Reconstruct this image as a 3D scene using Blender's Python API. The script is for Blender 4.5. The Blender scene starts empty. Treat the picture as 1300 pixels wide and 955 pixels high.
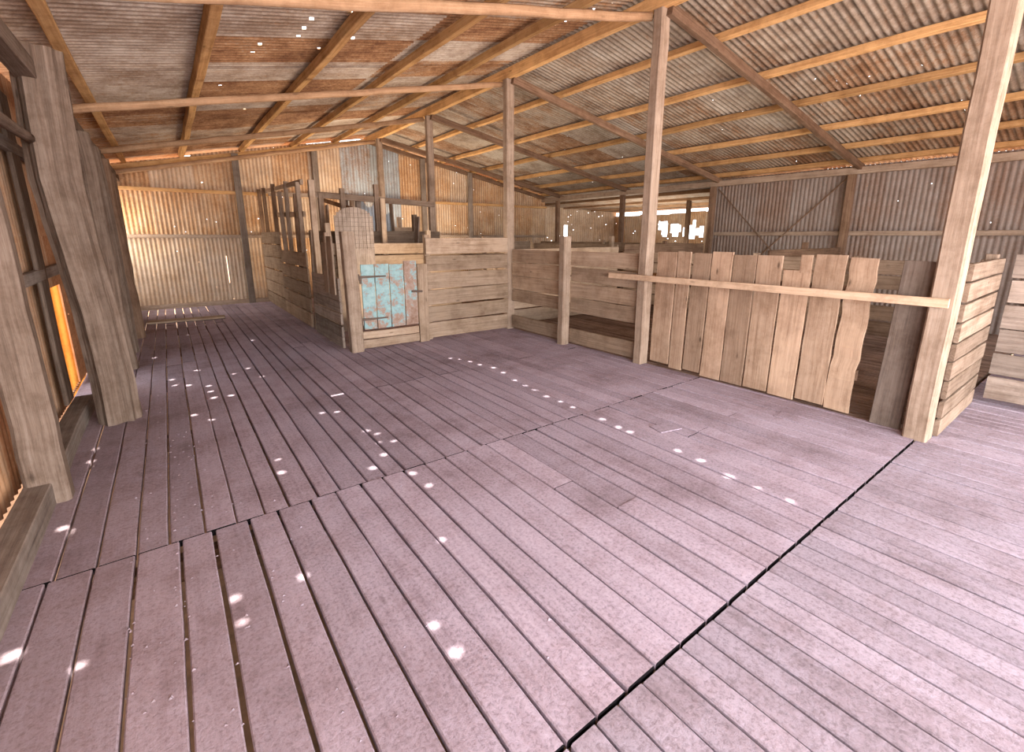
import bpy, math, random
from mathutils import Vector, Matrix
random.seed(7)
R=random.random
def U(a,b): return a+(b-a)*random.random()
V3=Vector
col=bpy.context.scene.collection

# ------------------------------------------------------------ materials
def newmat(name):
    m=bpy.data.materials.new(name); m.use_nodes=True
    nt=m.node_tree; nt.nodes.clear()
    out=nt.nodes.new('ShaderNodeOutputMaterial'); b=nt.nodes.new('ShaderNodeBsdfPrincipled')
    nt.links.new(b.outputs[0],out.inputs[0])
    return m,nt,b
def N(nt,t,**k):
    n=nt.nodes.new(t)
    for a,v in k.items(): setattr(n,a,v)
    return n
def mapuv(nt,su,sv):
    tc=N(nt,'ShaderNodeTexCoord'); mp=N(nt,'ShaderNodeMapping')
    mp.inputs['Scale'].default_value=(su,sv,1)
    nt.links.new(tc.outputs['UV'],mp.inputs['Vector']); return mp.outputs[0]
def noise(nt,vec,scale,detail=4,rough=.6):
    n=N(nt,'ShaderNodeTexNoise'); n.inputs['Scale'].default_value=scale
    n.inputs['Detail'].default_value=detail; n.inputs['Roughness'].default_value=rough
    nt.links.new(vec,n.inputs['Vector']); return n.outputs[0]
def math_(nt,op,a,b,clamp=False):
    n=N(nt,'ShaderNodeMath',operation=op); n.use_clamp=clamp
    for i,x in enumerate((a,b)):
        if isinstance(x,(int,float)): n.inputs[i].default_value=x
        else: nt.links.new(x,n.inputs[i])
    return n.outputs[0]
def ramp(nt,fac,stops):
    n=N(nt,'ShaderNodeValToRGB'); e=n.color_ramp.elements
    while len(e)<len(stops): e.new(.5)
    for i,(p,c) in enumerate(stops):
        e[i].position=p; e[i].color=(c[0],c[1],c[2],1)
    nt.links.new(fac,n.inputs[0]); return n.outputs[0]
def mixc(nt,fac,a,b,blend='MIX'):
    n=N(nt,'ShaderNodeMix',data_type='RGBA',blend_type=blend)
    if isinstance(fac,(int,float)): n.inputs[0].default_value=fac
    else: nt.links.new(fac,n.inputs[0])
    for i,x in ((6,a),(7,b)):
        if isinstance(x,tuple): n.inputs[i].default_value=(x[0],x[1],x[2],1)
        else: nt.links.new(x,n.inputs[i])
    return n.outputs[2]
def rndattr(nt):
    a=N(nt,'ShaderNodeAttribute'); a.attribute_name='rnd'; return a.outputs['Fac']
def wood(name,dark,mid,light,dust=None,dustamt=.5,var=.5,bump=.4,grain=.62,floor=False,knots=.5):
    m,nt,b=newmat(name)
    g=noise(nt,mapuv(nt,1.3,42),1.0,7,.75)
    g2=noise(nt,mapuv(nt,.9,9),1.3,6,.75)
    f=math_(nt,'ADD',math_(nt,'MULTIPLY',g,grain),math_(nt,'MULTIPLY',g2,1-grain))
    c=ramp(nt,f,[(.33,dark),(.5,mid),(.68,light)])
    tc=N(nt,'ShaderNodeNewGeometry')
    st=noise(nt,tc.outputs['Position'],1.1,6,.7)
    if dust:
        df=ramp(nt,st,[(.36,(0,0,0)),(.60,(1,1,1))])
        c=mixc(nt,math_(nt,'MULTIPLY',df,dustamt),c,dust)
    v=N(nt,'ShaderNodeTexVoronoi'); v.inputs['Scale'].default_value=1.0
    nt.links.new(mapuv(nt,2.3,6.5),v.inputs['Vector'])
    kf=ramp(nt,v.outputs['Distance'],[(.04,(1,1,1)),(.10,(0,0,0))])
    c=mixc(nt,math_(nt,'MULTIPLY',kf,.25 if floor else knots),c,tuple(x*.4 for x in dark))
    h=g
    if floor:
        sp=noise(nt,tc.outputs['Position'],60,4,.8)
        sf=ramp(nt,sp,[(.36,(.70,.68,.68)),(.5,(1,1,1)),(.66,(1.12,1.11,1.12))])
        c=mixc(nt,1.0,c,sf,'MULTIPLY')
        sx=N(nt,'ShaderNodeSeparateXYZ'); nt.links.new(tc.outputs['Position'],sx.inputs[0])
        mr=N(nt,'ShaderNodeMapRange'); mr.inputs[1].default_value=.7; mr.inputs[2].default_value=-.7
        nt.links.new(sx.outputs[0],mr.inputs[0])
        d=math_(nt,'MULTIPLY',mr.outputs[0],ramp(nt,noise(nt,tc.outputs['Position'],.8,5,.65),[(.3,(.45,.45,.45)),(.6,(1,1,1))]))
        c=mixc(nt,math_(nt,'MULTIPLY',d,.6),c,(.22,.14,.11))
        st2=ramp(nt,noise(nt,tc.outputs['Position'],1.0,9,.8),[(.46,(1,1,1)),(.55,(.84,.80,.78)),(.66,(.56,.51,.49))])
        c=mixc(nt,.9,c,st2,'MULTIPLY')
        h=math_(nt,'ADD',math_(nt,'MULTIPLY',g,.6),sp)
    else:
        gr=ramp(nt,noise(nt,tc.outputs['Position'],3.2,7,.75),[(.35,(.66,.61,.57)),(.55,(1,1,1)),(.7,(1.08,1.06,1.04))])
        c=mixc(nt,.85,c,gr,'MULTIPLY')
    val=math_(nt,'ADD',math_(nt,'MULTIPLY',rndattr(nt),var),1-var*.5)
    hsv=N(nt,'ShaderNodeHueSaturation'); nt.links.new(c,hsv.inputs['Color']); nt.links.new(val,hsv.inputs['Value'])
    nt.links.new(hsv.outputs[0],b.inputs['Base Color'])
    b.inputs['Roughness'].default_value=.95; b.inputs['Specular IOR Level'].default_value=.04
    bp=N(nt,'ShaderNodeBump'); bp.inputs['Strength'].default_value=bump; bp.inputs['Distance'].default_value=.006
    nt.links.new(h,bp.inputs['Height']); nt.links.new(bp.outputs[0],b.inputs['Normal'])
    return m
def iron(name,stops,streak=.4,rw=.3,metal=.0,rough=.75,pw=.5,rib_shade=.5,dirt=.7):
    m,nt,b=newmat(name)
    tc=N(nt,'ShaderNodeNewGeometry')
    p=noise(nt,tc.outputs['Position'],1.8,7,.75)
    s=noise(nt,mapuv(nt,13,1.1),1.0,6,.75)
    fine=noise(nt,tc.outputs['Position'],34,4,.7)
    f=math_(nt,'ADD',math_(nt,'MULTIPLY',p,pw),math_(nt,'MULTIPLY',s,streak))
    f=math_(nt,'ADD',f,math_(nt,'MULTIPLY',math_(nt,'SUBTRACT',rndattr(nt),.5),rw))
    f=math_(nt,'ADD',f,math_(nt,'MULTIPLY',math_(nt,'SUBTRACT',fine,.5),.35),True)
    c=ramp(nt,f,stops)
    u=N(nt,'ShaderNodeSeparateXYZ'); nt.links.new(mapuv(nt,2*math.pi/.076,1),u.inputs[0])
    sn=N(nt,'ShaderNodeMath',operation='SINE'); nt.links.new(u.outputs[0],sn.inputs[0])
    vf=ramp(nt,math_(nt,'ADD',math_(nt,'MULTIPLY',sn.outputs[0],.5),math_(nt,'MULTIPLY',s,1.0)),[(.25,(1,1,1)),(.95,(.42,.33,.28))])  # shade painted along the corrugation so the ribs read, mixed with rust streaks
    c=mixc(nt,rib_shade,c,vf,'MULTIPLY')
    dp=ramp(nt,noise(nt,tc.outputs['Position'],1.3,9,.82),[(.42,(1,1,1)),(.60,(.46,.38,.33))])
    c=mixc(nt,dirt,c,dp,'MULTIPLY')
    nt.links.new(c,b.inputs['Base Color'])
    b.inputs['Roughness'].default_value=rough; b.inputs['Metallic'].default_value=metal
    b.inputs['Specular IOR Level'].default_value=.2
    return m
def plain(name,c,rough=.8,metal=0):
    m,nt,b=newmat(name)
    tc=N(nt,'ShaderNodeNewGeometry'); f=noise(nt,tc.outputs['Position'],14,4)
    cc=ramp(nt,f,[(.3,tuple(x*.6 for x in c)),(.7,c)])
    nt.links.new(cc,b.inputs['Base Color']); b.inputs['Roughness'].default_value=rough; b.inputs['Metallic'].default_value=metal
    return m

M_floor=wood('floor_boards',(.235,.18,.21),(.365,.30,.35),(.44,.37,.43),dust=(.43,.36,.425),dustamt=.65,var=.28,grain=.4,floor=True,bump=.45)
M_floor2=wood('floor_boards_outer',(.20,.16,.185),(.305,.255,.295),(.365,.31,.36),dust=(.355,.305,.355),dustamt=.7,var=.24,grain=.4,floor=True,bump=.45)
M_gold=wood('roof_timber',(.31,.155,.06),(.55,.32,.14),(.66,.43,.22),var=.5)
M_pole=wood('roof_pole',(.23,.13,.07),(.40,.245,.14),(.53,.36,.22),var=.3)
M_post=wood('post_timber',(.20,.135,.095),(.35,.26,.19),(.46,.36,.28),var=.3)
M_log=wood('log_timber',(.075,.05,.036),(.175,.125,.092),(.28,.215,.17),var=.3,bump=1.0)
M_grey=wood('weathered_grey',(.14,.105,.085),(.27,.215,.175),(.38,.315,.26),var=.5)
M_pen=wood('pen_boards',(.175,.115,.075),(.35,.25,.17),(.47,.36,.26),dust=(.34,.26,.195),dustamt=.35,var=.5)
M_pen2=wood('pen_boards_brown',(.12,.08,.055),(.25,.18,.13),(.34,.26,.195),var=.5)
M_panel=wood('panel_boards',(.20,.125,.08),(.42,.295,.20),(.54,.405,.295),dust=(.28,.18,.125),dustamt=.35,var=.5,knots=.8)
M_rail=wood('rail_timber',(.36,.235,.145),(.57,.41,.28),(.65,.49,.35),var=.2)
M_slat=wood('slats',(.12,.075,.055),(.26,.18,.14),(.38,.28,.23),var=.5)
M_dark=wood('dark_timber',(.09,.052,.032),(.19,.118,.077),(.30,.20,.13),var=.4)
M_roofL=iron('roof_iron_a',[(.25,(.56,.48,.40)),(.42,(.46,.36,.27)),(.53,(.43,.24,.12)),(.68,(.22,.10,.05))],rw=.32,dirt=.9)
M_roofR=iron('roof_iron_b',[(.25,(.45,.40,.34)),(.44,(.38,.31,.24)),(.55,(.32,.19,.11)),(.70,(.17,.085,.045))],rw=.26,rib_shade=.35,dirt=.85)
M_wallB=iron('wall_iron_tan',[(.22,(.70,.59,.47)),(.46,(.68,.49,.32)),(.60,(.58,.34,.17)),(.78,(.34,.16,.08))],rw=.25,dirt=.5,rib_shade=.6)
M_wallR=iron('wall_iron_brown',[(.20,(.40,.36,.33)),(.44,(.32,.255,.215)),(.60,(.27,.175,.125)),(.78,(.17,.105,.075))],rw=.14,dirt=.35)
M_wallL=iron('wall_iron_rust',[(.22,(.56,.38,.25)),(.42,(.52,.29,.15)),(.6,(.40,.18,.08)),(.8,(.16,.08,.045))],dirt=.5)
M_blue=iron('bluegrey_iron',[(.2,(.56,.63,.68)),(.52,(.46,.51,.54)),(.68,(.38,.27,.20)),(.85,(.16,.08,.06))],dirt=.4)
M_glow=iron('orange_rust_iron',[(.3,(.80,.36,.07)),(.6,(.66,.26,.04)),(.8,(.42,.15,.03))],rib_shade=.3,dirt=.2)
M_metal=plain('old_iron',(.13,.085,.06),.7,.2)
M_earth=plain('red_earth',(.46,.25,.13),1)
def teal():
    m,nt,b=newmat('peeling_turquoise_paint')
    tc=N(nt,'ShaderNodeNewGeometry')
    p=noise(nt,tc.outputs['Position'],7,9,.78)
    f=math_(nt,'ADD',p,math_(nt,'MULTIPLY',rndattr(nt),.10))
    sx=N(nt,'ShaderNodeSeparateXYZ'); nt.links.new(tc.outputs['Position'],sx.inputs[0])
    mr=N(nt,'ShaderNodeMapRange'); mr.inputs[1].default_value=.75; mr.inputs[2].default_value=.28
    nt.links.new(sx.outputs[2],mr.inputs[0])
    f=math_(nt,'ADD',f,math_(nt,'MULTIPLY',mr.outputs[0],.07))
    c=ramp(nt,f,[(.40,(.32,.44,.43)),(.54,(.22,.35,.35)),(.575,(.33,.24,.19)),(.8,(.20,.11,.07))])
    nt.links.new(c,b.inputs['Base Color']); b.inputs['Roughness'].default_value=.9; b.inputs['Specular IOR Level'].default_value=.1
    return m
M_teal=teal()

# ------------------------------------------------------------ mesh builder
class MB:
    def __init__(s): s.v=[];s.f=[];s.uv=[];s.r=[]
    def face(s,idx,uvs,r): s.f.append(idx); s.uv.append(uvs); s.r.append(r)
    def loft(s,rings,us,per,r,capr=None):
        n=len(rings[0]); base=len(s.v); uo=U(0,50); vo=U(0,50)
        for rg in rings: s.v.extend(rg)
        for k in range(len(rings)-1):
            for i in range(n):
                j=(i+1)%n
                a=base+k*n+i;b=base+k*n+j;c=base+(k+1)*n+j;d=base+(k+1)*n+i
                s.face((a,b,c,d),((us[k]+uo,per[i]+vo),(us[k]+uo,per[i+1]+vo),(us[k+1]+uo,per[i+1]+vo),(us[k+1]+uo,per[i]+vo)),r)
        for k,rev in ((0,True),(len(rings)-1,False)):
            idx=[base+k*n+i for i in range(n)]; c=rings[k][0]
            uv=[((rings[k][i]-c).length*.2+uo,per[i]+vo) for i in range(n)]
            if rev: idx=idx[::-1]; uv=uv[::-1]
            s.face(tuple(idx),tuple(uv),r*.5 if capr is None else capr)
    def beam(s,p0,p1,w,t,up=(0,0,1),cham=.006,segs=1,jit=0,taper=1.,rnd=None,bow=0,capr=None):
        p0=V3(p0);p1=V3(p1);d=(p1-p0);L=d.length;d.normalize()
        up=V3(up)
        if abs(d.dot(up))>.99: up=V3((0,1,0))
        sd=d.cross(up).normalized(); uv=sd.cross(d)
        r=R() if rnd is None else rnd
        rings=[];us=[]
        for k in range(segs+1):
            q=k/segs; c=p0+(p1-p0)*q
            if jit: c=c+sd*U(-jit,jit)+uv*U(-jit,jit)
            if bow: c=c+sd*math.sin(q*math.pi)*bow
            f=1+(taper-1)*q
            if jit: f*=1+U(-jit,jit)*2
            a=w/2*f;b=t/2*f;h=min(cham,a*.6,b*.6)
            sec=[(-a+h,-b),(a-h,-b),(a,-b+h),(a,b-h),(a-h,b),(-a+h,b),(-a,b-h),(-a,-b+h)]
            rings.append([c+sd*x+uv*y for x,y in sec]); us.append(q*L)
        per=[0]
        for i in range(8): per.append(per[-1]+(rings[0][(i+1)%8]-rings[0][i]).length)
        s.loft(rings,us,per,r,capr)
    def pole(s,p0,p1,rad,n=10,segs=8,jit=.006,taper=1.,rnd=None,flute=.12):
        p0=V3(p0);p1=V3(p1);d=(p1-p0);L=d.length;d.normalize()
        up=V3((0,0,1)) if abs(d.z)<.9 else V3((0,1,0))
        sd=d.cross(up).normalized(); uv=sd.cross(d)
        r=R() if rnd is None else rnd
        rings=[];us=[]
        prof=[1+U(-flute,flute) for _ in range(n)]
        for k in range(segs+1):
            q=k/segs;c=p0+(p1-p0)*q+sd*U(-jit,jit)+uv*U(-jit,jit)
            f=rad*(1+(taper-1)*q)
            rings.append([c+(sd*math.cos(2*math.pi*i/n)+uv*math.sin(2*math.pi*i/n))*f*prof[i]*(1+U(-.03,.03)) for i in range(n)]);us.append(q*L)
        per=[2*math.pi*rad*i/n for i in range(n+1)]
        s.loft(rings,us,per,r)
    def sheet(s,O,Ud,Vd,Nn,width,length,holes=(),rnd=None,amp=.010,wl=.076,seg=6,top=None,phase=0,nv=3):
        O=V3(O);Ud=V3(Ud).normalized();Vd=V3(Vd).normalized();Nn=V3(Nn).normalized()
        r=R() if rnd is None else rnd
        n=max(2,int(round(width/wl*seg))); us=[width*i/n for i in range(n+1)]
        vs=set([length*i/nv for i in range(nv+1)])
        for h in holes:
            vs.add(max(0,h[1]-h[3]));vs.add(min(length,h[1]+h[3]))
        vs=sorted(vs); base=len(s.v); m=len(vs)
        uo=.076*random.randint(0,400);vo=U(0,30); tp=[(top(u) if top else length) for u in us]
        tilt=U(-.006,.006)
        for i,u in enumerate(us):
            for v in vs:
                vv=min(v,tp[i])
                s.v.append(O+Ud*u+Vd*vv+Nn*(amp*math.sin(2*math.pi*u/wl+phase)+tilt*u))
        for i in range(n):
            for j in range(m-1):
                if vs[j]>=tp[i]-1e-5 and vs[j]>=tp[i+1]-1e-5: continue
                cu=(us[i]+us[i+1])/2;cv=(vs[j]+vs[j+1])/2
                if any(abs(cu-h[0])<=h[2] and abs(cv-h[1])<=h[3] for h in holes): continue
                a=base+i*m+j
                s.face((a,a+m,a+m+1,a+1),((us[i]+uo,vs[j]+vo),(us[i+1]+uo,vs[j]+vo),(us[i+1]+uo,vs[j+1]+vo),(us[i]+uo,vs[j+1]+vo)),r)
WORLD={}
def make(mb,name,mat,label=None,category=None,group=None,parent=None,kind=None,smooth=False,origin=None):
    me=bpy.data.meshes.new(name)
    if origin is None:
        xs=[v[0] for v in mb.v];ys=[v[1] for v in mb.v];zs=[v[2] for v in mb.v]
        origin=V3(((min(xs)+max(xs))/2,(min(ys)+max(ys))/2,min(zs)))
    me.from_pydata([V3(v)-origin for v in mb.v],[],mb.f)
    ul=me.uv_layers.new(name='UVMap')
    flat=[c for f in mb.uv for uv in f for c in uv]
    ul.data.foreach_set('uv',flat)
    a=me.attributes.new('rnd','FLOAT','FACE'); a.data.foreach_set('value',mb.r)
    if smooth: me.polygons.foreach_set('use_smooth',[True]*len(me.polygons))
    me.materials.append(mat); me.update()
    o=bpy.data.objects.new(name,me); col.objects.link(o)
    WORLD[o.name]=V3(origin)
    if parent: o.location=origin-WORLD[parent.name]; o.parent=parent
    else: o.location=origin
    if label:o['label']=label
    if category:o['category']=category
    if group:o['group']=group
    if kind:o['kind']=kind
    return o
def empty(name,loc,label,category,group=None):
    e=bpy.data.objects.new(name,None); e.location=loc; e.empty_display_size=.2; col.objects.link(e)
    WORLD[e.name]=V3(loc)
    e['label']=label;e['category']=category
    if group:e['group']=group
    return e

# ------------------------------------------------------------ dimensions
XL,XR,XM=-.9,10.4,4.45
Y0,Y1=-3.2,12.2
def roofz(x): return 2.92+.2*(x-XL) if x<XM else 3.99-.19*(x-XM)
SUN=V3((.33,-.10,1.0))   # towards the sun
# floor positions (metres) where sunlight falls through nail holes in the iron
spots=[(2.7,4.95),(2.78,4.84),(2.82,4.67),(2.84,4.48),(2.9,4.27),(2.88,4.05),(2.81,3.74),(2.8,3.54),(2.79,3.37),(2.76,3.16),(2.77,2.97),(2.76,2.8),(2.76,2.44),(2.74,2.25),(2.74,2.14),(2.76,1.72),(2.76,1.54),(2.71,1.32),(2.71,1.14),(2.72,.96),
(1.46,1.27),(.65,1.4),(.66,1.24),(.92,1.85),(1.11,2.36),(1.09,2.56),(1.04,2.93),(.91,2.79),(1.08,3.14),(1.13,3.29),(1.08,3.4),(1.49,2.78),(1.18,3.09),(.43,3.29),(.47,3.22),(.41,3.08),(.46,3.04),(.3,2),(.05,1.87),(.04,2.03),(.46,4.25),(.47,4.67),(.46,4.81),(.46,4.42),(.12,4.39),(.17,5.25),(.17,5.46),(.18,5.01),(-.14,5.95),(-.11,5.7),
(.0,5.6),(.42,5.8),(.66,5.5),(.58,5.95),(.9,4.0),(1.02,3.95),(.1,8.6),(.5,8.1),(.85,7.6),(.0,4.6),(.1,6.2),(-.3,7.2),(.32,5.0),(-.60,4.02),(-.57,3.9),(-.62,3.78),(-.64,3.12),(-.58,3.05),(-.52,3.0),(3.3,-.1),(4.1,.95),(-.45,2.0),(-.5,4.35),(-.6,4.25),(-.66,2.2)]
holesL=[];holesR=[]
def addhole(x,y,ru=.012,rv=.012):
    k=3.5
    for _ in range(30): k=roofz(x+SUN.x*k)
    X=x+SUN.x*k;Y=y+SUN.y*k
    (holesL if X<XM else holesR).append((X,Y,ru,rv))
for i,(x,y) in enumerate(spots):
    r=U(.015,.021)
    if i==20: r=.03
    if x<-.45: r=U(.02,.03)
    addhole(x,y,r,r)
addhole(1.18,4.4,.010,.11)
for _ in range(60):
    X=U(6.6,10.2);Y=U(0,11.8); holesR.append((X,Y,.006,.006))

# ------------------------------------------------------------ roof
def roof_side(left):
    mb=MB()
    if left: xt,xe=XM+.02,XL-.35
    else: xt,xe=XM-.02,XR+.3
    zt,ze=(roofz(XM)+.004,2.92+.2*(xe-XL)) if left else (roofz(XM)-.004,roofz(xe))
    Vd=V3((xe-xt,0,ze-zt));L=Vd.length;Vd.normalize()
    Nn=V3((0,1,0)).cross(Vd)
    if Nn.z<0: Nn=-Nn
    hs=holesL if left else holesR
    cosa=abs(Vd.x)
    y=Y0
    while y<Y1+.3:
        ja,jb=U(-.04,.04),U(-.04,.04)
        for (v0,v1,off) in ((0,L*.36+ja,0.014),(L*.35-.04,L*.70+jb,0.0),(L*.69-.04,L,-.014)):
            hh=[]
            for (X,Y,ru,rv) in hs:
                v=abs(X-xt)/cosa-v0; u=Y-y
                if -.05<u<.81 and 0<v<v1-v0: hh.append((u,v,ru,rv))
            mb.sheet(V3((xt,y,zt))+Vd*v0+Nn*off,(0,1,0),Vd,Nn,.79,v1-v0,hh)
        y+=.762
    return mb
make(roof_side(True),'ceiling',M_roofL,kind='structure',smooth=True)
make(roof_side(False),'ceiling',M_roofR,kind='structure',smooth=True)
mb=MB(); mb.sheet((XM-.22,Y0,roofz(XM)+.0),(0,1,0),(1,0,.25),(0,0,1),15.7,.24,amp=.0,seg=1)
mb.sheet((XM+.22,Y0,roofz(XM)+.0),(0,1,0),(-1,0,.25),(0,0,1),15.7,.24,amp=.0,seg=1)
make(mb,'trim_1',M_roofL,kind='structure')

# ------------------------------------------------------------ walls
def rh(n,w,l,r=.006,vmin=.2):
    return [(U(.05,w-.05),U(vmin,l-.05),r,r) for _ in range(n)]
mb=MB(); y=-.9
while y<11.9:
    w=min(.79,12.15-y)
    for (v0,v1) in ((0.02,1.5),(1.45,2.8)):
        hh=rh(2,.7,v1-v0)
        if v0<1: hh.append((6.02-y,.52,.27,.50)); hh.append((11.65-y,1.2,.35,.28))
        else: hh.append((11.65-y,.40,.35,.40))
        mb.sheet((XL,y,v0),(0,1,0),(0,0,1),(1,0,0),w,v1-v0,hh)
    y+=.762
make(mb,'wall_left',M_wallL,kind='structure',smooth=True)
mb=MB(); mbb=MB(); x=XL+.02
tiers=((0.02,1.52),(1.5,2.45),(2.42,4.1))
while x<XR:
    w=min(.79,XR-x)
    for ti,(v0,v1) in enumerate(tiers):
        g=U(.05,.10)
        topf=(lambda u,x=x,v0=v0,v1=v1,g=g: max(0.01,min(v1-v0,roofz(x+u)-g-v0)))
        if roofz(x)-v0<.1: continue
        hh=rh(2,.7,v1-v0,.007,.05)
        if ti==0 and abs(x-.9)<.4: hh.append((.4,.75,.010,.3))
        tgt=mbb if (ti>=1 and 3.6<x<5.0) else mb
        rr=U(.0,1)
        tgt.sheet((x,Y1,v0),(1,0,0),(0,0,1),(0,-1,0),w,v1-v0,hh,rnd=rr,top=topf,nv=5)
    x+=.762+(U(0,.01))
make(mb,'wall_back',M_wallB,kind='structure',smooth=True)
make(mbb,'wall_back',M_blue,kind='structure',smooth=True)
mb=MB(); y=Y0
while y<6.1:
    w=min(.79,6.15-y)
    for (v0,v1) in ((-.3,1.5),(1.46,2.76)):
        mb.sheet((XR,y,v0),(0,1,0),(0,0,1),(-1,0,0),w,v1-v0,rh(3,.7,v1-v0,.006))
    y+=.762
mb.sheet((XR,Y1,-.3),(0,1,0),(0,0,1),(-1,0,0),2.4,3.0,rh(8,2,3.0))
make(mb,'wall_right',M_wallR,kind='structure',smooth=True)
mb=MB(); mb.sheet((XR,14.6,-.3),(1,0,0),(0,0,1),(0,-1,0),6.3,3.0,rh(60,6,3,.014)+[(3.2,2.0,.10,.25)])
make(mb,'wall_annex_back',M_wallB,kind='structure',smooth=True)
# far side wall: torn sheets with ragged bright gaps
mb=MB(); y=4.0
while y<14.5:
    top=2.75-U(0,.08)
    hh=rh(5,.7,2.6,.014)
    if 9.9<y<12.9:
        for q in range(4): hh.append((U(.08,.7),2.08+U(-.15,.15),U(.05,.14),U(.10,.32)))
    mb.sheet((16.6,y,-.3),(0,1,0),(0,0,1),(-1,0,0),.79,top,hh); y+=.762
make(mb,'wall_annex_right',M_wallB,kind='structure',smooth=True)
mb=MB(); mb.sheet((XR,5.2,-.3),(1,0,0),(0,0,1),(0,1,0),6.2,2.8,rh(8,6,2.7,.01))
make(mb,'wall_annex_front',M_wallR,kind='structure',smooth=True)
mb=MB(); mb.sheet((XR-.1,4.0,2.80),(0,1,0),(6.5,0,-.2),(0,0,1),10.8,6.6,rh(40,10,6.3,.008))
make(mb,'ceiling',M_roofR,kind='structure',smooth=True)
for X in (11.8,13.4,15.0):
    zz=2.80-(X-XR)*.031-.075
    mb=MB(); mb.beam((X,5,zz),(X,14.5,zz),.08,.09)
    make(mb,'roof_purlin',M_pole,'long brown timber purlin nailed under rusty roof iron','roof beam','side shed purlins')
for y in (8.75,11.4):
    mb=MB(); mb.beam((13.4,y,-.4),(13.4,y,2.6),.12,.12); make(mb,'timber_post',M_dark,'dark timber post in the low side shed','post','side shed posts')

# ------------------------------------------------------------ floor
mb=MB()
def boards(x0,x1,y0,y1,w,gap,zt,splits,th=.035,jz=.002,smin=1):
    x=x0
    while x<x1:
        ww=w*U(.86,1.14); ww=min(ww,x1-x)
        if ww<.03: break
        ys=[y0]
        for sp in splits:
            if R()<sp[1]: ys.append(sp[0]+U(-sp[2],sp[2]))
        ys=sorted(ys)+[y1]
        for a,b in zip(ys[:-1],ys[1:]):
            if b-a<.1: continue
            z=zt-th/2+U(-jz,jz); rr=R()
            L=b-a; n=max(1,int(L/.28)); base=x+ww/2; g=ww-gap*U(.4,1.7)
            mb.beam((base,a+.002,z),(base+U(-.002,.002),b-.002,z+U(-jz,jz)),g,th,cham=.005,rnd=rr,segs=n,jit=.0018,capr=-3)
        x+=ww
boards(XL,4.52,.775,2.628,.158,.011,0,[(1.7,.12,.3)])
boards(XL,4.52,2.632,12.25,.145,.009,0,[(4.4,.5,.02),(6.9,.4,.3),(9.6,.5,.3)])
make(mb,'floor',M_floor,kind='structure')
mb=MB(); boards(XL,XR,-3.2,.767,.118,.009,-.006,[(-1.2,.5,.3)],jz=.002); make(mb,'floor',M_floor2,kind='structure')
mb=MB()
x=4.56
while x<XR-.02:
    mb.beam((x,.8,-.03),(x,12.2,-.03),.055,.04,cham=.004); x+=.082
make(mb,'floor',M_slat,kind='structure')
mb=MB()
for y in (-2.5,-1,.72,2.60,4.4,6.2,8,9.8,11.6): mb.beam((XL,y,-.13),(XR,y,-.13),.08,.12)
make(mb,'floor',M_dark,kind='structure')
mb=MB(); s=60
mb.v=[V3((-s,-s,-.4)),V3((s,-s,-.4)),V3((s,s,-.4)),V3((-s,s,-.4))]; mb.face((0,1,2,3),((0,0),(1,0),(1,1),(0,1)),.5)
make(mb,'ground',M_earth,kind='structure')
mb=MB()
for _ in range(420):
    x=-.34+abs(random.gauss(0,.32)) if R()<.75 else U(-.3,2.8); y=U(1.0,5.5); s_=U(.003,.009)
    if x>2.8: continue
    b=len(mb.v); mb.v+= [V3((x-s_,y-s_*.6,.001)),V3((x+s_*U(.5,1),y-s_*.7,.001)),V3((x+s_*.2,y+s_,.001)),V3((x+U(-.3,.3)*s_,y+U(-.3,.3)*s_,s_*U(.5,1)))]
    r=R()
    for f in ((0,1,3),(1,2,3),(2,0,3)): mb.face(tuple(b+q for q in f),((0,0),(.01,0),(0,.01)),r)
o=make(mb,'dirt_crumbs',M_floor2,'scattered dry dirt crumbs on the floorboards','dirt',kind='stuff')

# ------------------------------------------------------------ roof timbers
def single(fn,name,mat,label,cat,group=None,smooth=False):
    mb=MB(); fn(mb); return make(mb,name,mat,label,cat,group,smooth=smooth)
for X in (-.45,.5,1.6,2.65,3.62):
    z=roofz(X)-.08
    single(lambda m:m.beam((X,Y0,z),(X,Y1+.1,z),.085,.09,up=(-.2,0,1),segs=22,jit=.007),'roof_purlin',M_gold,'long golden-brown timber purlin nailed under rusty roof iron','roof beam','roof purlins')
for X in (5.45,6.5,7.5,8.5,9.4,10.2):
    z=roofz(X)-.075
    single(lambda m:m.beam((X,Y0,z),(X,Y1+.1,z),.075,.08,up=(.19,0,1),segs=22,jit=.007),'roof_purlin',M_gold,'long golden-brown timber purlin nailed under rusty roof iron','roof beam','roof purlins')
single(lambda m:m.beam((XM,Y0,3.86),(XM,Y1+.1,3.86),.09,.15,segs=20,jit=.007),'ridge_beam',M_gold,'heavy golden-brown ridge beam carried on tall posts','roof beam')
single(lambda m:m.beam((-.62,Y0,2.60),(-.62,Y1,2.60),.12,.12,segs=14,jit=.01),'eave_beam',M_log,'rough timber eave beam on top of wall posts','roof beam')
single(lambda m:m.beam((XR-.12,Y0,2.66),(XR-.12,14,2.66),.09,.12,segs=14,jit=.008),'eave_beam',M_post,'rough timber eave beam along the brown iron wall','roof beam')
PY=(.785,3.4,6.1,8.75,11.4)
for y in PY:
    if y>3: single(lambda m:m.pole((-.72,y+.10,2.62),(XM-.06,y+.10,3.73),.042,segs=16,jit=.007),'roof_rafter',M_pole,'round bush pole rafter below the purlins','roof beam','pole rafters',True)
    single(lambda m:m.beam((XM,y-.10,3.76),(XR,y-.10,2.70),.07,.11,up=(0,0,1),segs=8,jit=.006),'roof_rafter',M_dark,'dark sawn timber rafter under rusty roof iron','roof beam','sawn rafters')

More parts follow.
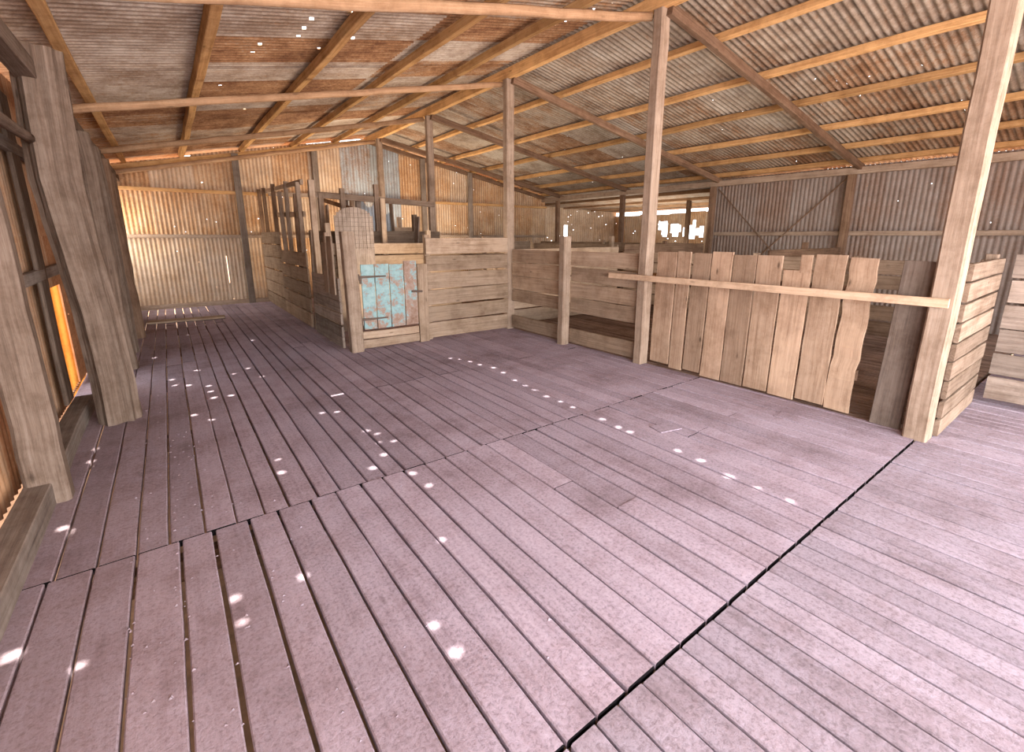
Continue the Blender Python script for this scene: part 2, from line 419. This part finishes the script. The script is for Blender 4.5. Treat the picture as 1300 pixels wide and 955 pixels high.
# ------------------------------------------------------------ posts
for i,(y,w) in enumerate(zip(PY,(.17,.14,.14,.13,.13))):
    single(lambda m:m.beam((XM,y,-.03),(XM,y,3.78),w,w*.85,segs=12,jit=.004,cham=.012,rnd=.3),'timber_post',M_post,
      ['thick square timber post beside a plank pen panel','tall timber post holding the ridge beam by the rail','tall timber post at the corner of plank walls','tall timber post rising above the pens','tall timber post near the far iron gable'][i],'post','ridge posts')
single(lambda m:m.beam((-.72,3.52,0.0),(-.74,3.50,2.54),.18,.13,segs=16,jit=.006,cham=.02,rnd=.8),'timber_post',M_log,'broad weathered slab post against the rusty wall','post')
def crooked(m):
    pts=[(-.50,4.86,0,.14),(-.50,4.87,.35,.135),(-.52,4.88,.9,.13),(-.56,4.86,1.5,.135),(-.58,4.84,1.9,.14),(-.57,4.82,2.3,.14),(-.55,4.80,2.76,.135)]
    n=22; prof=[1+U(-.2,.14) for _ in range(n)]; rings=[];us=[]
    for i,(x,y,z,r) in enumerate(pts):
        for sub in range(4):
            if i==len(pts)-1 and sub: break
            q=sub/4; x2,y2,z2,r2=pts[min(i+1,len(pts)-1)]
            c=V3((x+(x2-x)*q,y+(y2-y)*q,z+(z2-z)*q)); rr=r+(r2-r)*q
            prof=[max(.76,min(1.15,p+U(-.03,.03))) for p in prof]
            rings.append([c+V3((math.cos(6.2832*k/n),math.sin(6.2832*k/n),0))*rr*prof[k] for k in range(n)]); us.append(c.z)
    m.loft(rings,us,[.04*k for k in range(n+1)],.6)
single(crooked,'timber_post',M_log,'crooked split grey log post standing off the wall','post')
single(lambda m:m.pole((-.55,6.75,0),(-.58,6.7,2.54),.10,n=12,segs=8,jit=.015),'timber_post',M_log,'rough log post beside the bright wall opening','post')
single(lambda m:m.pole((-.55,7.7,0),(-.58,7.65,2.54),.09,n=10,segs=8,jit=.012),'timber_post',M_log,'rough dark log post by the rusty wall','post')
single(lambda m:m.pole((-.52,8.8,0),(-.58,8.8,2.54),.10,n=10,segs=8,jit=.012),'timber_post',M_dark,'dark rough log post by the rusty wall','post')
single(lambda m:m.pole((-.6,10.6,0),(-.6,10.6,2.54),.08,n=10,segs=8,jit=.012),'timber_post',M_dark,'dark rough log post near the corner','post')
single(lambda m:m.beam((-.76,-.9,.06),(-.76,5.35,.06),.12,.14,segs=16,jit=.006),'wall_sill_beam',M_grey,'weathered timber sill beam along the wall foot','beam')
single(lambda m:m.beam((-.76,6.9,.06),(-.76,Y1-.1,.06),.10,.12,segs=10,jit=.006),'wall_sill_beam',M_grey,'weathered timber sill beam along the wall foot','beam')
for z in (1.2,2.15):
    single(lambda m:m.beam((-.84,-.9,z),(-.84,11.9,z),.05,.09,segs=16,jit=.006),'wall_girt',M_grey,'horizontal timber rail holding the rusty wall iron','beam','wall rails')
single(lambda m:m.pole((-.64,2.4,2.1),(-.66,4.78,2.16),.035,segs=6,jit=.006),'wall_rail_pole',M_log,'thin round pole fixed to the log post','pole',smooth=True)
for y,w in ((4.4,.16),(5.2,.26),(7.2,.2),(8.2,.16)):
    single(lambda m:m.beam((-.835,y,.13),(-.835,y+.02,2.54),.03,w,up=(0,1,0),cham=.01,segs=5,jit=.004),'wall_slab_board',M_log,'upright weathered slab board on the rusty wall','board','wall slab boards')
for z in (1.5,2.43):
    single(lambda m:m.beam((XL+.1,Y1-.06,z),(XR,Y1-.06,z),.06,.07,segs=10,jit=.005),'wall_girt',M_gold if z>2 else M_post,'horizontal timber rail across the tan iron wall','beam','wall rails')
single(lambda m:m.beam((XL+.1,Y1-.1,.04),(XR,Y1-.1,.04),.08,.1),'wall_sill_beam',M_post,'pale timber sill at the foot of the iron wall','beam')
for X,zt in ((1.45,3.25),(3.1,3.5),(5.9,3.55),(7.4,3.3),(8.9,3.0)):
    single(lambda m:m.beam((X,Y1-.13,0),(X,Y1-.13,zt),.13,.08,up=(0,1,0),segs=6,jit=.004),'timber_post',M_grey,'weathered wall stud against tan corrugated iron','post','gable studs')
single(lambda m:m.beam((XL,Y1-.1,2.74),(XM,Y1-.1,3.82),.07,.1),'roof_rafter',M_gold,'golden-brown rafter against the iron gable','roof beam')
single(lambda m:m.beam((XM,Y1-.1,3.82),(XR,Y1-.1,2.70),.07,.1),'roof_rafter',M_dark,'dark rafter against the iron gable','roof beam')
for y in (-1.8,.785,3.4,6.1,8.75,11.4):
    single(lambda m:m.beam((XR-.14,y,-.03),(XR-.14,y,2.6),.11,.12,segs=6,jit=.004),'timber_post',M_dark,'dark timber wall post against brown iron','post','far wall posts')
single(lambda m:m.beam((XR-.05,Y0,1.55),(XR-.05,6.1,1.55),.05,.08,segs=8,jit=.005),'wall_girt',M_post,'horizontal timber rail along the brown iron wall','beam','wall rails')
single(lambda m:m.beam((XR-.07,3.5,2.55),(XR-.07,6.0,.0),.018,.025),'brace_board',M_dark,'slim dark diagonal brace crossing another','beam','cross braces')
single(lambda m:m.beam((XR-.11,3.5,.0),(XR-.11,6.0,2.55),.018,.025),'brace_board',M_dark,'slim dark diagonal brace crossing another','beam','cross braces')
mb=MB(); mb.sheet((-.95,7.1,-.4),(-1,0,0),(0,0.06,1),(0,-1,0),2.4,2.1); make(mb,'outside_iron_sheet',M_glow,'bright orange rusty corrugated sheet standing outside the wall gap','iron sheet',smooth=True)

# ------------------------------------------------------------ pens
def hplanks(mb,a,b,z0,z1,n,thick=.03,gap=.011,j=.015,skip=()):
    a=V3((a[0],a[1],0));b=V3((b[0],b[1],0)); h=(z1-z0)/n
    d=(b-a).normalized()
    for i in range(n):
        if i in skip: continue
        z=z0+h*(i+.5)
        p=a-d*U(0,j);q=b+d*U(0,j)
        mb.beam((p.x,p.y,z+U(-.006,.006)),(q.x,q.y,z+U(-.008,.008)),thick,h-gap*U(.8,2.6),cham=.004,segs=6,jit=.0025)
e=empty('plank_partition',(3.7,6.05,0),'high partition of wide horizontal weathered planks','partition')
mb=MB(); hplanks(mb,(2.96,6.05),(4.37,6.05),.02,1.48,6); make(mb,'planks',M_pen,parent=e)
mb=MB(); mb.beam((3.0,6.12,0),(3.0,6.12,1.52),.08,.06); make(mb,'post',M_pen,parent=e)
e=empty('pen_gate',(2.4,6.0,0),'small plank gate with peeling turquoise paint in a weathered timber frame','gate')
mb=MB(); xs=[1.985,2.17,2.37,2.58,2.775]
for a,b,r in zip(xs[:-1],xs[1:],(0,.1,.2,1)): mb.beam(((a+b)/2,6.0,.28),((a+b)/2,6.0,1.15+U(-.02,.02)),b-a-.012,.025,up=(0,1,0),cham=.003,rnd=r)
gp=make(mb,'panel',M_teal,parent=e); gp['label']='upright boards with peeling turquoise paint'
for z in (.42,.98):
    mb=MB(); mb.beam((1.95,5.98,z),(2.32,5.98,z),.012,.035,taper=.5); mb.pole((1.95,5.978,z-.04),(1.95,5.978,z+.04),.014,n=8,segs=1,jit=0)
    make(mb,'hinge',M_metal,parent=gp)
    mb=MB(); mb.beam((1.98,6.03,z-.05),(2.77,6.03,z-.05),.03,.08); make(mb,'ledge',M_grey,parent=gp)
mb=MB(); mb.beam((2.68,5.975,.75),(2.84,5.972,.74),.012,.03); make(mb,'latch',M_metal,parent=gp)
mb=MB(); mb.beam((1.87,6.0,0),(1.85,6.0,1.56),.16,.15,cham=.02,segs=6,jit=.004); make(mb,'post',M_post,parent=e)
mb=MB(); mb.beam((2.87,6.03,0),(2.87,6.03,1.12),.15,.05,up=(0,1,0)); make(mb,'jamb',M_pen,parent=e)
mb=MB(); hplanks(mb,(1.97,6.03),(2.78,6.03),.01,.26,2); make(mb,'sill_boards',M_pen,parent=e)
e=empty('plank_partition',(1.78,6.8,0),'low partition of grey horizontal planks with upright boards','partition')
mb=MB(); hplanks(mb,(1.74,6.12),(1.74,7.45),.03,.98,6); make(mb,'planks',M_grey,parent=e)
for y,h in ((6.28,1.5),(6.55,1.42)):
    mb=MB(); mb.beam((1.705,y,.75),(1.705,y,h),.024,.22,up=(0,1,0)); make(mb,'upright_board',M_post,parent=e)
mb=MB(); mb.beam((1.82,7.40,0),(1.82,7.40,2.3),.08,.08,segs=4,jit=.004); make(mb,'post',M_post,parent=e)
mb=MB(); mb.beam((1.80,6.85,0),(1.84,6.85,1.55),.09,.07); make(mb,'post',M_post,parent=e)
e=empty('plank_partition',(1.8,10,0),'tall rusty plank pen wall under slender upright poles','partition')
mb=MB(); hplanks(mb,(1.78,7.9),(1.78,9.9),.03,1.25,5); hplanks(mb,(1.78,9.92),(1.78,11.9),.03,1.6,6)
make(mb,'planks',M_pen,parent=e)
for y,h in ((7.9,1.6),(8.3,2.35),(8.75,2.2),(9.3,2.45),(9.6,2.3),(10.4,2.5),(11.4,2.5),(11.85,2.5)):
    mb=MB(); mb.beam((1.84,y,0),(1.84+U(-.06,.06),y+U(-.1,.1),h),.07,.06,segs=4,jit=.005); make(mb,'post',M_post if R()<.6 else M_dark,parent=e)
mb=MB(); mb.beam((1.88,8.2,2.35),(1.88,12.0,2.45),.05,.08); make(mb,'top_rail',M_post,parent=e)
mb=MB(); mb.beam((1.88,8.2,1.85),(1.88,10.6,1.92),.04,.09); make(mb,'top_rail',M_pen,parent=e)
single(lambda m:m.beam((1.9,11.3,2.38),(4.4,11.3,2.4),.06,.09),'pen_top_rail',M_post,'high horizontal timber rail linking pen posts','beam')
single(lambda m:m.beam((2.9,8.3,1.9),(2.9,11.2,2.32),.05,.08),'pen_top_rail',M_dark,'dark sloping timber rail above the pens','beam')
single(lambda m:m.beam((2.0,8.36,2.18),(4.3,8.36,2.1),.04,.1),'pen_top_rail',M_pen2,'brown timber rail across the pen posts','beam')
def part(a,b,z1,n,mat,label,skip=(),posts=(),z0=.03):
    c=((a[0]+b[0])/2,(a[1]+b[1])/2,0)
    e=empty('plank_partition',c,label,'partition')
    mb=MB(); hplanks(mb,a,b,z0,z1,n,skip=skip); make(mb,'planks',mat,parent=e)
    A=V3((a[0],a[1],0));B=V3((b[0],b[1],0));d=(B-A).normalized();nn=V3((-d.y,d.x,0))
    for q,h in posts:
        p=A+(B-A)*q+nn*.055; mb=MB(); mb.beam((p.x,p.y,0),(p.x,p.y,h),.08,.08); make(mb,'post',mat,parent=e)
    return e
part((1.92,7.5),(4.35,7.5),1.40,7,M_pen,'inner pen partition of weathered horizontal planks',posts=((.05,1.7),(.42,2.1),(.75,1.6)))
part((1.95,8.3),(4.35,8.3),1.6,6,M_pen2,'dark inner pen partition of rough planks',posts=((.1,2.2),(.25,2.3),(.5,2.4),(.8,1.9)))
part((2.96,9.5),(4.35,9.5),1.7,6,M_pen,'inner pen partition of old planks',posts=((.1,2.3),(.8,1.9)))
part((2.95,8.4),(2.95,9.4),1.85,7,M_grey,'grey inner pen partition with tall posts',posts=((.2,2.2),(.9,2.3)))
for (x,y,h,lx,ly) in ((2.1,8.12,2.0,.12,.1),(2.75,8.1,1.95,-.15,.12),(3.05,8.12,2.1,.1,.1),(3.6,8.1,1.85,.22,.1),(3.9,9.3,2.2,-.1,.12)):
    single(lambda m:m.beam((x,y-.1,0),(x+lx,y-.1+ly,h),.025,.15,up=(0,1,0),segs=4,jit=.004),'leaning_board',M_post if R()<.4 else M_grey,'old rough board leaning upright against a pen partition','board','leaning boards in the pens')
part((XM,5.98),(XM,4.78),1.31,6,M_pen,'open plank fence between two posts',skip=(1,))
part((XM,4.62),(XM,3.5),1.31,6,M_pen,'open plank fence beside a tall post',skip=(1,))
single(lambda m:m.beam((4.38,4.7,0),(4.38,4.7,1.5),.13,.12,cham=.015,segs=4,jit=.003),'fence_post',M_post,'short square timber fence post between plank panels','post')
part((4.55,6.2),(7.2,6.2),1.3,5,M_pen,'plank pen partition over slatted floor',skip=(),posts=((.5,1.4),))
part((7.3,.9),(7.3,6.1),1.22,6,M_pen2,'long plank pen fence over slatted floor',skip=(0,3),posts=((.02,1.25),(.25,1.25),(.5,1.25),(.75,1.25)))
part((7.3,6.3),(7.3,12.0),1.35,6,M_pen,'long plank pen fence near the iron gable',skip=(0,3),posts=((.02,1.5),(.25,1.4),(.5,1.4),(.75,1.4)))
part((4.6,9.0),(7.2,9.0),1.4,5,M_pen,'plank pen partition over slatted floor',skip=(2,),posts=((.5,1.5),))
part((7.4,3.4),(10.2,3.4),1.3,5,M_dark,'dark plank pen partition against the brown wall',skip=(2,),posts=((.5,1.4),))
part((7.4,6.2),(10.2,6.2),1.35,5,M_dark,'dark plank pen partition against the wall post',skip=(2,),posts=((.5,1.4),))
part((10.1,6.4),(10.1,12.0),1.35,5,M_pen,'plank fence below the open side shed',skip=(1,),posts=((.25,1.4),(.5,1.4),(.75,1.4)))

e=empty('board_panel',(4.5,2.28,0),'large panel of wide upright boards with ragged top corner','panel')
edges=[3.30,3.04,2.86,2.64,2.41,2.17,1.93,1.69,1.44,1.20]
mb=MB()
for i,(a,b) in enumerate(zip(edges[:-1],edges[1:])):
    yc=(a+b)/2;w=a-b-U(.012,.022); z0=.03+U(-.02,.03); z1=1.33+U(-.018,.018)
    if i==6:
        mb.beam((4.50,yc,z0),(4.53,yc,1.20),w,.024,up=(1,0,0),cham=.003)
        mb.beam((4.5285,yc-w*.28,1.18),(4.531,yc-w*.28,z1),w*.42,.024,up=(1,0,0),cham=.003)
        continue
    if i==8:
        mb.beam((4.50,yc+.03,z0-.02),(4.53,yc,z1),w-.03,.024,up=(1,0,0),cham=.003,segs=14,jit=.009,taper=1.0)
        continue
    mb.beam((4.50,yc,z0),(4.53,yc+U(-.008,.008),z1),w,.024,up=(1,0,0),cham=.003,segs=8,jit=.003)
make(mb,'boards',M_panel,parent=e)
for z in (.35,1.05):
    mb=MB(); mb.beam((4.555,3.25,z),(4.555,1.25,z),.03,.09); make(mb,'batten',M_dark,parent=e)
single(lambda m:m.beam((4.345,.74,1.04),(4.36,3.87,1.03),.03,.065,cham=.003),'fence_rail',M_rail,'long pale sawn rail nailed across posts and panel','rail')
single(lambda m:m.beam((4.5,1.0,-.0),(4.5,.96,1.32),.2,.03,up=(1,0,0),cham=.004),'upright_board',M_grey,'grey upright board beside the thick post','board')
e=empty('plank_partition',(5.1,.70,-.01),'short partition of stacked horizontal boards beside thick post','partition')
mb=MB(); hplanks(mb,(4.56,.70),(5.75,.70),-.005,1.33,9); make(mb,'planks',M_pen2,parent=e)
mb=MB(); mb.beam((5.7,.76,-.01),(5.7,.76,1.35),.08,.08); make(mb,'post',M_pen2,parent=e)
e=empty('plank_partition',(5.85,-.8,-.01),'grey weathered plank partition standing on the boards','partition')
mb=MB(); hplanks(mb,(5.82,.62),(5.82,-2.6),.06,1.36,6); make(mb,'planks',M_grey,parent=e)
mb=MB(); mb.beam((5.88,-.9,-.01),(5.88,-.9,1.4),.08,.08); make(mb,'post',M_grey,parent=e)

e=empty('arched_hurdle',(2.41,7.40,0),'arched grey-brown board hurdle faced with wire mesh','hurdle')
def arch(x): return 1.74+.20*math.sqrt(max(0,1-((x-2.41)/.30)**2))
mb=MB()
for i in range(15):
    a=2.11+.04*i; mb.beam((a+.02,7.41,.0),(a+.02,7.41,arch(a+.02)),.0405,.02,up=(0,1,0),cham=.001,rnd=.9-.15*(i//3%2))
make(mb,'boards',M_grey,parent=e)
mb=MB()
for i in range(1,10):
    x=2.11+.06*i; mb.pole((x,7.39,1.3),(x,7.39,arch(x)),.002,n=5,segs=1,jit=0)
for i in range(9):
    z=1.32+.066*i; hw=.295 if z<1.74 else .295*math.sqrt(max(.02,1-((z-1.74)/.20)**2))
    mb.pole((2.41-hw,7.386,z),(2.41+hw,7.386,z),.002,n=5,segs=1,jit=0)
make(mb,'wire_mesh',M_metal,parent=e)
mb=MB(); mb.sheet((3.2,9.42,.0),(1,0,0),(0,0,1),(0,-1,0),.7,2.35,rnd=.2,top=lambda u:2.35-.22*abs(math.sin(u*9))-.35*u)
make(mb,'corrugated_iron_sheet',M_blue,'torn blue-grey corrugated sheet standing on pen floor','iron sheet',smooth=True)
single(lambda m:m.beam((-.42,10.15,.025),(.72,10.05,.025),.26,.035,segs=5,jit=.002,cham=.01,rnd=.4,capr=.3),'loose_plank',M_pen,'loose wide plank lying flat on the floorboards','board')
single(lambda m:m.beam((2.93,2.05,.004),(3.13,2.0,.004),.14,.006,rnd=.2),'wood_patch',M_floor,'small square wooden patch on the floorboards','board')

# ------------------------------------------------------------ light
w=bpy.data.worlds.new('sky'); bpy.context.scene.world=w; w.use_nodes=True
bg=w.node_tree.nodes['Background']; bg.inputs[0].default_value=(.90,.94,1,1); bg.inputs[1].default_value=3.6
sd=bpy.data.lights.new('sun','SUN'); sd.energy=16; sd.angle=math.radians(.6); sd.color=(1,.96,.88)
so=bpy.data.objects.new('sun',sd); col.objects.link(so); so.rotation_euler=SUN.to_track_quat('Z','Y').to_euler(); so.location=(0,0,10)
def area(loc,rot,sx,sy,e,c):  # area lamps: some stand at openings, the rest are added fills
    l=bpy.data.lights.new('fill_light','AREA'); l.shape='RECTANGLE'; l.size=sx;l.size_y=sy;l.energy=e;l.color=c
    o=bpy.data.objects.new('fill_light',l); col.objects.link(o); o.location=loc; o.rotation_euler=rot; return o
rd=math.radians
area((2.2,-3.3,1.5),(rd(90),0,0),6,2.8,560,(.99,.96,1))  # daylight from the open near end, given by an area lamp
area((-1.0,-2.0,1.4),(0,rd(-90),0),2.4,2.0,90,(.99,.96,1))  # fill added at an unseen side opening to light pens and panel
area((6.0,4.0,.15),(rd(180),0,0),1.6,3.5,38,(1,.88,.74))  # unseen lamp facing up from the pen floor, added to brighten the roof
area((8.6,3.5,.15),(rd(180),0,0),1.2,3.5,24,(1,.88,.74))  # second added upward lamp, nearer the far wall, with no real source
area((3.2,6.8,.15),(rd(180),0,0),1.6,.6,46,(1,.84,.66))  # hidden behind the gate wall, added to light the iron above
area((3.7,10.4,.15),(rd(180),0,0),1.0,1.2,100,(1,.82,.62))  # added low in the back pen to lift the far roof and gable
area((6.0,10.3,.15),(rd(180),0,0),1.6,2.0,50,(1,.84,.66))  # another unseen upward fill added among the back pens
area((13.5,10,.6),(rd(180),0,0),2,4,130,(1,.92,.80))  # unseen fill added inside the side shed to brighten it
area((-1.15,11.65,1.8),(0,rd(-90),0),1.0,.7,28,(1,.90,.78))  # daylight entering by the corner opening in the left wall

cam=bpy.data.cameras.new('cam'); co=bpy.data.objects.new('camera',cam); col.objects.link(co)
co.location=(0,0,1.5); co.rotation_euler=(math.radians(90-12.78),0,math.radians(-36.5))
cam.sensor_width=36; cam.lens=582*36/1300; cam.shift_y=-.035; cam.clip_start=.02
bpy.context.scene.camera=co
bpy.context.scene.view_settings.view_transform='Standard'
bpy.context.scene.view_settings.exposure=.58
